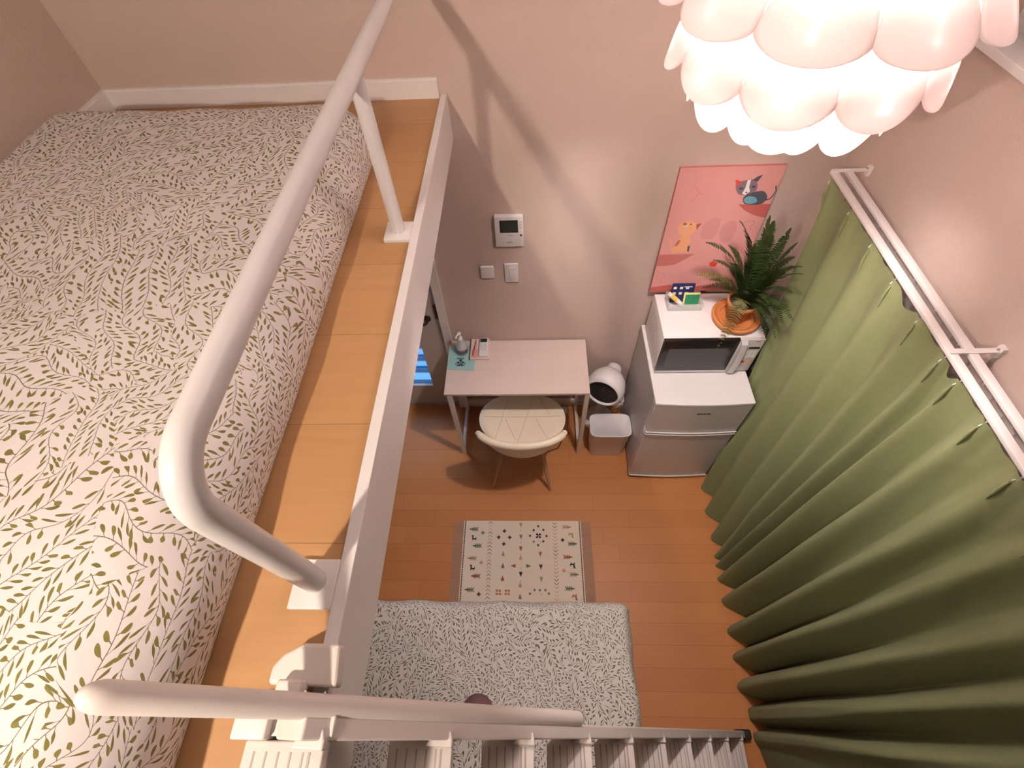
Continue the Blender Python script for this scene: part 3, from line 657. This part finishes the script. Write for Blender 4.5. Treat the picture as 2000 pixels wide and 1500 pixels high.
# ================================================================== FRIDGE
fx0, fx1, fy0, fy1, fz = .612, 1.100, 1.277, 1.800, .8745
fg = thing('fridge', 'small two-door silver fridge with white top beside the curtain', 'fridge', (.856, 1.54, 0))
MB().box(fx0+.004, fx1-.004, fy0+.055, fy1, .02, fz-.02).build('cabinet', SILVER_SIDE, fg, bevel=.003)
tp = MB(); N = 20
edge = [(fx0+(fx1-fx0)*k/N, fy0-.010*sin(pi*k/N)) for k in range(N+1)]
tp.prism([(fx0, fy1)]+edge+[(fx1, fy1)], fz-.02, fz); tp.build('top_panel', PLASTIC, fg, bevel=.005)
def door(z0, z1):
    mb = MB(); ed = [(fx0+(fx1-fx0)*k/N, fy0+.002-.010*sin(pi*k/N)) for k in range(N+1)]
    mb.prism([(fx0, fy0+.05)]+ed+[(fx1, fy0+.05)], z0, z1); return mb
dA = door(.592, fz-.022).build('door', SILVER, fg, bevel=.004); dB = door(.03, .575).build('door', SILVER, fg, bevel=.004)
def lip(z, dz_): 
    ed = [(fx0+.004+(fx1-fx0-.008)*k/N, fy0-.004-.010*sin(pi*k/N), z) for k in range(N+1)]
    return MB().tube([(fx0+.002, fy0+.03, z+dz_), (fx0+.002, fy0+.008, z+dz_*.5)]+ed, .0045, 8)
sub(lip(.594, .012), 'door_lip', PLASTIC, dA); sub(lip(.572, .0), 'door_lip', PLASTIC, dB); sub(lip(.034, .02), 'door_lip', PLASTIC, dB)
MB().box(fx0+.01, fx1-.01, fy0+.02, fy0+.05, .575, .592).build('gasket', DARKP, fg)
lg = MB()
for k, wdt in enumerate((.006, .004, .006, .003, .006, .005, .004, .006, .006)): lg.box(.835+k*.0076, .835+k*.0076+wdt, fy0-.0095, fy0-.0075, .783, .790)
sub(lg, 'badge', DARKP, dA)
for x in (fx0+.04, fx1-.04):
    for y in (fy0+.08, fy1-.04): MB().lathe([(0, 0), (.015, 0), (.015, .02), (0, .02)], (x, y, 0), 14).build('foot', RUBBER, fg)

# ================================================================== MICROWAVE
mx0, mx1, my0, my1, mz0, mz1 = .628, 1.102, 1.470, 1.775, .886, 1.134
mw = thing('microwave', 'white microwave oven with black glass door standing on the fridge', 'microwave', (.865, 1.62, .8745))
MB().box(mx0, mx1, my0+.012, my1, mz0, mz1, bev=.004).build('housing', PLASTIC, mw)
vt = MB()
for i in range(9):
    for j in range(8): vt.box(mx0-.0006, mx0+.001, 1.60+i*.016, 1.610+i*.016, .96+j*.018, .964+j*.018)
vt.build('side_vents', GROOVE, mw)
dr = MB().box(mx0+.002, .985, my0-.006, my0+.012, mz0+.002, mz1-.002, bev=.002).build('door', BLACKG, mw)
sub(MB().box(.665, .945, my0-.0068, my0-.0055, .925, 1.072), 'viewing_window', mat('door_mesh', (.055, .05, .05), .35), dr)
sub(MB().box(mx0+.001, .985, my0-.0085, my0-.0055, mz0-.002, mz0+.010), 'door_lip', SILVER, dr)
hp = MB(); zs = [(mz1-.006, 0), (mz1-.02, .020), (1.04, .032), (.96, .032), (mz0+.01, .022), (mz0-.004, .0)]
vs = []
for z, o_ in zs:
    for x in (.990, 1.020): vs += [(x, my0-.004-o_, z), (x, my0+.006-o_*.7, z)]
fs = []
for i in range(len(zs)-1):
    b0, b1 = i*4, i*4+4
    fs += [[b0, b0+2, b1+2, b1], [b0+1, b1+1, b1+3, b0+3], [b0, b1, b1+1, b0+1], [b0+2, b0+3, b1+3, b1+2]]
hp.add(vs, fs+[[0, 1, 3, 2], [len(vs)-4, len(vs)-2, len(vs)-1, len(vs)-3]]); sub(hp, 'handle', SILVER, dr, bevel=.002)
cp_ = MB().box(.986, mx1-.001, my0-.004, my0+.012, mz0+.002, mz1-.002, bev=.002).build('control_panel', PLASTIC2, mw)
sub(MB().box(1.042, 1.094, my0-.0048, my0-.0035, 1.064, 1.078), 'display', SCREEN, cp_)
sub(MB().box(1.058, 1.082, my0-.0048, my0-.0035, 1.116, 1.119), 'badge', DARKP, cp_)
bt_ = MB()
for j in range(5):
    for i in range(3): bt_.box(1.036+i*.02, 1.050+i*.02, my0-.0052, my0-.0035, 1.040-j*.011, 1.047-j*.011)
sub(bt_, 'buttons', PLASTIC, cp_)
sub(MB().box(1.030, 1.058, my0-.0050, my0-.0035, .955, .972), 'red_label', C_['scarlet'], cp_)
sub(MB().box(1.062, 1.088, my0-.0050, my0-.0035, .955, .972), 'orange_label', C_['orange'], cp_)
for x in (mx0+.04, mx1-.05):
    for y in (my0+.04, my1-.04): MB().lathe([(0, .8745), (.012, .8745), (.012, mz0), (0, mz0)], (x, y, 0), 12).build('foot', RUBBER, mw)

# ------- canvas picture leaning on the wall
pic = thing('canvas_picture', 'pink canvas print of two kittens leaning on the wall above the microwave', 'picture', (.81, 1.80, mz1))
P0 = Vector((.604, 1.786, mz1+.002)); P1 = Vector((.604, 1.815, 1.79)); pv = (P1-P0).normalized(); pu = Vector((1, 0, 0)); pn_ = pu.cross(pv); PH = (P1-P0).length+.004
def PX(x, y, o_=0): return P0+pu*x+pv*(y+.004)+pn_*o_
cm = MB(); pm = [PINK, mat('canvas_edge', (.50, .17, .16), .8)]; vs = [PX(x, y, o_) for o_ in (0, -.016) for x, y in ((0, 0), (.42, 0), (.42, PH-.004), (0, PH-.004))]
cm.add(vs, [[0, 1, 2, 3]], 0).add(vs, [[4, 7, 6, 5], [0, 4, 5, 1], [1, 5, 6, 2], [2, 6, 7, 3], [3, 7, 4, 0]], 1)
def pp(pts, c, lift=.0006):
    if C_[c] not in pm: pm.append(C_[c])
    cm.add([PX(min(.4195, x), y, lift) for x, y in pts], [list(range(len(pts)))], pm.index(C_[c]))
def smooth(pts, n=5):
    out = []; m = len(pts)
    for i in range(m):
        p0, p1, p2, p3 = pts[i-1], pts[i], pts[(i+1) % m], pts[(i+2) % m]
        for k in range(n):
            t = k/n; out.append(tuple(.5*((2*p1[j])+(-p0[j]+p2[j])*t+(2*p0[j]-5*p1[j]+4*p2[j]-p3[j])*t*t+(-p0[j]+3*p1[j]-3*p2[j]+p3[j])*t**3) for j in (0, 1)))
    return out
def stroke(pts, w, c, lift=.001):
    for (xa, ya), (xb, yb) in zip(pts, pts[1:]):
        l = hypot(xb-xa, yb-ya); nx_, ny_ = -(yb-ya)/l*w/2, (xb-xa)/l*w/2
        pp([(xa-nx_, ya-ny_), (xb-nx_, yb-ny_), (xb+nx_, yb+ny_), (xa+nx_, ya+ny_)], c, lift)
def ell(cx, cy, a_, b_, rot=0): return [(cx+a_*cos(q)*cos(rot)-b_*sin(q)*sin(rot), cy+a_*cos(q)*sin(rot)+b_*sin(q)*cos(rot)) for q in [2*pi*k/20 for k in range(20)]]
pp(smooth([(.162, .341), (.166, .394), (.203, .423), (.231, .413), (.235, .362), (.226, .317), (.181, .314)]), 'blush', .0004)
pp(smooth([(.246, .339), (.256, .391), (.292, .407), (.316, .368), (.314, .315), (.28, .288)]), 'blush', .0004)
pp([(.284, .486), (.42, .485), (.42, .418), (.401, .421), (.359, .435), (.319, .457)], 'shelf')
pp([(.0, .231), (.166, .232), (.141, .211), (.09, .172), (.045, .164), (.0, .162)], 'shelf2')
pp([(.0, .03), (.09, .045), (.20, .03), (.30, .04), (.42, .02), (.42, .0), (.0, .0)], 'shelf')
pp([(.248, .178), (.263, .188), (.29, .177), (.282, .152), (.256, .158)], 'scarlet')
# grey kitten
pp(smooth([(.322, .539), (.362, .546), (.388, .526), (.392, .502), (.371, .483), (.312, .487), (.294, .509), (.299, .527)]), 'slate', .0008)
stroke([(.388, .503), (.405, .508), (.413, .522), (.418, .545), (.409, .567)], .006, 'slate')
pp(smooth([(.244, .575), (.254, .588), (.275, .595), (.309, .598), (.329, .58), (.336, .55), (.322, .539), (.291, .529), (.264, .537), (.25, .557)]), 'lilac', .0012)
pp([(.247, .568), (.234, .600), (.262, .590)], 'scarlet', .0014); pp([(.303, .596), (.321, .612), (.338, .618), (.326, .588)], 'slate', .0014)
pp([(.284, .596), (.297, .598), (.300, .566), (.311, .545), (.296, .530), (.281, .536), (.286, .560)], 'white', .0016)
pp(ell(.270, .560, .009, .006), 'slate', .0017); pp(ell(.318, .566, .009, .006), 'slate', .0017); pp(ell(.297, .542, .004, .003), 'black', .0019)
pp(smooth([(.298, .513), (.317, .524), (.345, .516), (.356, .496), (.33, .488), (.306, .495)]), 'blue', .0018)
# orange kitten
pp(smooth([(.079, .33), (.116, .329), (.129, .292), (.134, .25), (.095, .243), (.055, .242), (.058, .28)]), 'orange', .0008)
stroke([(.030, .318), (.042, .294), (.043, .266), (.058, .250)], .006, 'orange')
pp([(.059, .275), (.071, .312), (.083, .307), (.076, .284)], 'shelf', .0010); pp([(.122, .274), (.131, .283), (.135, .245), (.126, .247)], 'slate', .0010)
pp(smooth([(.062, .353), (.057, .385), (.078, .404), (.119, .404), (.134, .39), (.133, .355), (.111, .334), (.079, .337)]), 'orange', .0012)
pp([(.130, .392), (.153, .398), (.140, .364)], 'red', .0014); pp([(.060, .388), (.066, .408), (.082, .402)], 'orange', .0014); pp(ell(.080, .396, .009, .006, -.3), 'red', .0015)
pp(ell(.106, .394, .003, .004), 'black', .0016); pp(ell(.088, .385, .008, .005), 'white', .0014); pp(ell(.087, .386, .0025, .002), 'black', .0017)
stroke([(.073, .58), (.087, .569), (.094, .553), (.112, .54), (.123, .537)], .0016, 'shelf2'); stroke([(.104, .548), (.096, .53), (.085, .507), (.080, .500)], .0016, 'shelf2')
stroke([(.318, .407), (.33, .394), (.37, .405), (.384, .396), (.373, .375), (.379, .358)], .0022, 'shelf2'); stroke([(.04, .12), (.055, .10), (.03, .08), (.05, .06)], .0016, 'shelf2')
cm.build('canvas', pm, pic)

# ------- clear box of small goods
bx = thing('clear_box', 'small clear plastic box holding leaflets and a tube on the microwave', 'box', (.755, 1.70, mz1))
b0, b1, c0, c1, t = .672, .838, 1.655, 1.745, .0018
MB().box(b0, b1, c0, c1, mz1, mz1+t).box(b0, b1, c0, c0+t, mz1+t, mz1+.045).box(b0, b1, c1-t, c1, mz1+t, mz1+.045).box(b0, b0+t, c0+t, c1-t, mz1+t, mz1+.045).box(b1-t, b1, c0+t, c1-t, mz1+t, mz1+.045).build('tray', CLEAR, bx)
def card(name, label, x0, x1, zb, zt, yb, yt, th, m, cat, deco=None):
    o = thing(name, label, cat, ((x0+x1)/2, yb, zb)); u = Vector((1, 0, 0)); v = (Vector((0, yt, zt))-Vector((0, yb, zb))).normalized(); nn = u.cross(v); H_ = (Vector((0, yt, zt))-Vector((0, yb, zb))).length
    X = Matrix.Identity(4)
    for i in range(3): X[i][0] = u[i]; X[i][1] = v[i]; X[i][2] = nn[i]; X[i][3] = (x0, yb, zb)[i]
    MB().box(0, x1-x0, 0, H_, -th, 0, 0, X).build('sheet', m, o)
    if deco: deco(o, X, x1-x0, H_)
def navy_d(o, X, w, h):
    p = MB()
    for i in range(3):
        for j in range(2): p.box(.008+i*.030, .023+i*.030, h*.42+j*.030, h*.42+.013+j*.030, 0, .0006, 0, X)
    p.box(w-.05, w-.012, h*.80, h*.80+.005, 0, .0006, 0, X); p.build('print', C_['white'], o)
card('leaflet', 'navy leaflet with white symbols standing at the back of the clear box', .690, .800, mz1+.003, mz1+.105, 1.712, 1.738, .002, C_['navy'], 'leaflet', navy_d)
def green_d(o, X, w, h):
    MB().box(.008, w-.001, .004, h-.009, 0, .0008, 0, X).build('panel', C_['cardgreen'], o)
card('packet', 'green packet with a yellow border standing in the clear box', .748, .826, mz1+.003, mz1+.072, 1.682, 1.706, .006, C_['ltyellow'], 'packet', green_d)
tb = thing('toothpaste_tube', 'yellow and white tube leaning in the clear box', 'tube', (.70, 1.68, mz1))
tA, tB = Vector((.672, 1.702, mz1+.075)), Vector((.755, 1.672, mz1+.012)); L = lambda t_: tA+(tB-tA)*t_
MB().tube([L(.14), L(.5)], .012, 14).build('tube_body', C_['yellow'], tb); MB().tube([L(.5), L(.8), L(1.0)], [.012, .010, .004], 14).build('tube_tail', C_['white'], tb)
MB().tube([L(0), L(.14)], [.010, .011], 14).build('cap', C_['white'], tb)

# ------- fern in its pot and dish
ds = thing('plant_dish', 'wide terracotta saucer on the right of the microwave top', 'saucer', (.982, 1.592, mz1)); dc = (.982, 1.592, mz1)
MB().lathe([(0.001, 0), (.095, 0), (.108, .012), (.113, .034), (.108, .038), (.100, .036), (.094, .020), (.080, .014), (0.001, .012)], dc, 48).build('dish', TERRA, ds)
MB().lathe([(.082, .014), (.085, .026), (.080, .028), (.077, .014)], dc, 48).build('inner_rim', TERRA, ds)
pt = thing('potted_fern', 'bushy Boston fern in a terracotta pot on the saucer', 'potted plant', (.985, 1.600, mz1+.013)); pc = Vector((.985, 1.600, mz1+.0135))
MB().lathe([(0.001, 0), (.046, 0), (.060, .085), (.068, .087), (.070, .112), (.063, .113), (.058, .095), (0.001, .095)], pc, 36).build('pot', TERRA, pt)
MB().lathe([(0.001, .104), (.060, .100)], pc, 24).build('soil', SOIL, pt)
root = pc+Vector((0, 0, .10))
def frond(tip, arch=.35, width=.034, m=FERN):
    tip = Vector(tip); v = tip-root; hl = hypot(v.x, v.y); L = v.length
    base = root+Vector((v.x, v.y, 0)).normalized()*.02 if hl > .01 else root.copy()
    P1_ = base+Vector((v.x*.25, v.y*.25, max(.02, L*arch+max(0, v.z)*.5)))
    mb = MB(); n = 30; pts = []
    for i in range(n+1):
        t = i/n; pts.append(base*(1-t)**2+P1_*2*t*(1-t)+tip*t*t)
    mb.tube(pts, [.0016*(1-.7*i/n) for i in range(n+1)], 5)
    sd_ = None
    NP = 34
    for i in range(3, NP):
        t = i/NP; f = t*n; k = min(n-1, int(f)); c = pts[k].lerp(pts[k+1], f-k); tg = (pts[k+1]-pts[k]).normalized()
        s = tg.cross(Vector((0, 0, 1)))
        if s.length < .1: s = tg.cross(Vector((0, 1, 0)))
        s.normalize(); upv = s.cross(tg)
        w = width*(sin(pi*min(1, (t*.86+.12)))**.6)*(1.0 if t < .8 else 1-(t-.8)*2.6)
        wd = L/NP*.42
        for sg in (1, -1):
            d_ = (s*sg+tg*.30-upv*.08+Vector((0, 0, -.04))+Vector((random.uniform(-.08, .08),)*3)).normalized(); e0 = c+s*sg*.0006
            q1 = e0+d_*w*.45+tg*wd; q2 = e0+d_*w*.45-tg*wd; q0 = e0+tg*wd*.7; q4 = e0-tg*wd*.7; q3 = e0+d_*w-Vector((0, 0, w*.05))
            mb.add([q0, q1, q3, q2, q4], [[0, 1, 2, 3, 4] if sg > 0 else [4, 3, 2, 1, 0]], 0)
    mb.build('frond', m, pt)
tips = [((.70, 1.58, 1.614), .3), ((.813, 1.60, 1.70), .3), ((.925, 1.60, 1.72), .3), ((.99, 1.64, 1.60), .3), ((1.061, 1.56, 1.62), .25), ((1.05, 1.44, 1.60), .3), ((1.03, 1.385, 1.652-.04), .22), ((1.04, 1.40, 1.50), .3),
        ((1.04, 1.30, 1.44), .35), ((1.05, 1.36, 1.36), .5), ((.885, 1.455, 1.08), .75), ((.72, 1.60, 1.42), .35), ((.79, 1.60, 1.39), .4), ((.86, 1.70, 1.50), .35), ((1.10, 1.70, 1.50), .4), ((.76, 1.58, 1.52), .3), ((.85, 1.58, 1.66), .3), ((.96, 1.62, 1.68), .3),
        ((1.06, 1.42, 1.20), .6), ((1.10, 1.50, 1.28), .5), ((.88, 1.62, 1.60), .3), ((1.03, 1.60, 1.66), .3), ((.98, 1.50, 1.52), .4), ((.80, 1.66, 1.28), .6), ((1.09, 1.62, 1.38), .5), ((1.06, 1.36, 1.26), .55),
        ((1.0, 1.43, 1.40), .5), ((.90, 1.58, 1.50), .4), ((1.08, 1.56, 1.46), .4)]
for k in range(16):
    q = k*2.4; tips.append(((.975+.15*cos(q)*(.6+.4*(k % 3)/2), 1.60+.11*sin(q)*(.6+.4*(k % 2)), 1.40+.022*(k % 7)), .35))
for i, (tp_, ar) in enumerate(tips): frond(tp_, ar, random.uniform(.034, .045)*(.8 if i > 10 else 1), FERN2 if i in (10, 11) else FERN)

# ================================================================== WALL DEVICES
ic = thing('intercom', 'white wall intercom panel with a dark screen above the desk', 'intercom', (-.1, YW, 1.5))
MB().box(-.165, -.034, YW-.022, YW, 1.425, 1.592, bev=.004).build('housing', PLASTIC, ic)
MB().box(-.141, -.058, YW-.0232, YW-.0215, 1.506, 1.572, bev=.0005).build('screen', SCREEN, ic)
MB().box(-.110, -.085, YW-.0228, YW-.0215, 1.489, 1.492).build('lettering', GROOVE, ic)
MB().box(-.150, -.050, YW-.0228, YW-.0215, 1.440, 1.468, bev=.0005).build('cover_flap', WHITE, ic)
MB().box(-.112, -.086, YW-.0235, YW-.0225, 1.450, 1.456).build('print', GROOVE, ic)
for k in range(3): MB().box(-.052, -.040, YW-.0235, YW-.0215, 1.530+k*.014, 1.538+k*.014).build('button', PLASTIC2, ic)
MB().box(-.051, -.041, YW-.0235, YW-.0215, 1.487, 1.496).build('indicator', C_['brown'], ic)
sn = thing('wall_sensor', 'rounded square white sensor on the wall left of the light switch', 'sensor', (-.22, YW, 1.27))
MB().box(-.255, -.187, YW-.016, YW-.001, 1.222, 1.300, bev=.007).build('body', PLASTIC, sn)
MB().box(-.245, -.197, YW-.004, YW, 1.235, 1.287).build('back_plate', PLASTIC2, sn)
sw = thing('light_switch', 'white light switch plate beneath the intercom', 'light switch', (-.1, YW, 1.25))
MB().box(-.134, -.066, YW-.008, YW, 1.188, 1.308, bev=.002).build('plate', PLASTIC, sw)
MB().box(-.112, -.078, YW-.011, YW-.007, 1.205, 1.290, bev=.001).build('rocker', WHITE, sw)

# ================================================================== CURTAINS
CX, CZ = 1.125, 1.848; CY1 = 1.677
ct = thing('curtain_track', 'double white curtain track on brackets along the right wall', 'curtain track', (CX, CY1, CZ))
for x in (CX, CX+.052): MB().box(x-.012, x+.012, -.45, CY1, CZ-.006, CZ+.006, bev=.0015).build('rail', TRIM, ct)
for yb in (CY1-.008, .817, -.05):
    b = MB().box(CX-.010, XR-.002, yb-.008, yb+.008, CZ+.006, CZ+.010).box(XR-.012, XR, yb-.010, yb+.010, CZ-.012, CZ+.022)
    bo = b.build('bracket', TRIM, ct)
    sub(MB().tube([(XR-.013, yb, CZ+.014), (XR-.018, yb, CZ+.014)], .003, 8), 'screw', STEEL, bo)
for x in (CX, CX+.052): MB().lathe([(0, 0), (.010, 0), (.010, -.006), (0, -.008)], (x, CY1+.001, CZ), 14, xf=Matrix.Rotation(rad(-90), 4, 'X')).build('end_cap', PLASTIC, ct)
top_y = [1.655, 1.466, 1.288, 1.120, .955, .815, .735, .612, .465, .32, .17, .04, -.09, -.42]
bot_y = [1.30, 1.190, 1.035, .872, .765, .715, .648, .525, .376, .255, .126, .014, -.085, -.42]
def lerp(a_, b_, t): return a_+(b_-a_)*t
NF = len(top_y)-1
def cfold(u, v):
    'u: along the curtain in folds, v: 0 top, 1 bottom'
    s = u*NF; k = min(NF-1, int(s)); f = s-k
    yt = lerp(top_y[k], top_y[k+1], f); yb = lerp(bot_y[k], bot_y[k+1], f)
    gap = bot_y[k]-bot_y[k+1]
    y = lerp(yt, yb, v**.85)
    ph = 2*pi*f; amp = (.018+.050*min(1, v*1.5))*(.75+.45*u)
    wob = noise.noise(Vector((k*1.7, v*2.2, 4.)))*.5
    x = CX+.012-.018*min(1, v*2)*u-amp*(cos(ph)*.9+.18*cos(2*ph+.6+wob))-.022*v
    y += -.016*sin(ph)*(.2+v)*min(1, gap/.1)+.006*noise.noise(Vector((s*2.1, v*3, 1.)))
    x += .010*noise.noise(Vector((s*.8, v*2.5, 9.)))*(1-v*.6)
    # pinch at the pleat heads, sagging header between them
    if v < .10:
        q = 1-v/.10; x = lerp(x, CX+.004-.016*(abs(cos(pi*f))**10), q*.8)
    sag = ((.020+.022*(k in (3, 5, 8)))*sin(pi*f)**2)*(1-min(1, v*6))
    z = lerp(CZ-.012, .006, v)-sag
    if s > NF-1: x = lerp(CX-.045, CX+.03, f)-.02*v
    if y < .08: x = max(x, 1.048)
    q = min(1, max(0, (1.60-z)/.45))*min(1, max(0, (y-1.235)/.05)); x = lerp(x, max(x, 1.116), q*q*(3-2*q))
    return Vector((min(x, CX+.050), y, z))
gc = thing('green_curtain', 'long sage-green pleated curtain hanging from the front track to the floor', 'curtain', (CX, .8, 0))
MB().grid(cfold, NF*26, 70).build('drape', CURT, gc)
for k in range(NF+1):
    p = cfold(k/NF, .004)
    MB().tube([(CX, top_y[k], CZ-.004), (CX-.004, top_y[k], CZ-.014), p+Vector((-.003, 0, -.012))], .0018, 6).build('hook', TRIM, gc)
    p = cfold(k/NF, .03); q = cfold(k/NF, .055)
    MB().tube([p+Vector((-.002, .004, .03)), p+Vector((-.005, 0, 0)), q+Vector((-.001, -.002, 0))], [.003, .006, .002], 8).build('pleat', CURT, gc)
lc = thing('lace_curtain', 'thin white lace curtain gathered on the rear track behind the green curtain', 'curtain', (CX+.052, .8, 0))
MB().grid(lambda u, v: Vector((CX+.066+.018*v+.013*sin(u*2*pi*34)*(.5+.5*v), lerp(1.66, -.1, u)+.008*cos(u*2*pi*34), lerp(CZ-.012, .03, v)+(-.006*sin(u*2*pi*17)**2*(1-v)))), 34*10, 12).build('sheer', LACE, lc)
for k in range(14):
    yy = 1.64-k*.13; MB().tube([(CX+.052, yy, CZ-.004), (CX+.056, yy, CZ-.022)], .003, 6).build('hook', PLASTIC, lc)
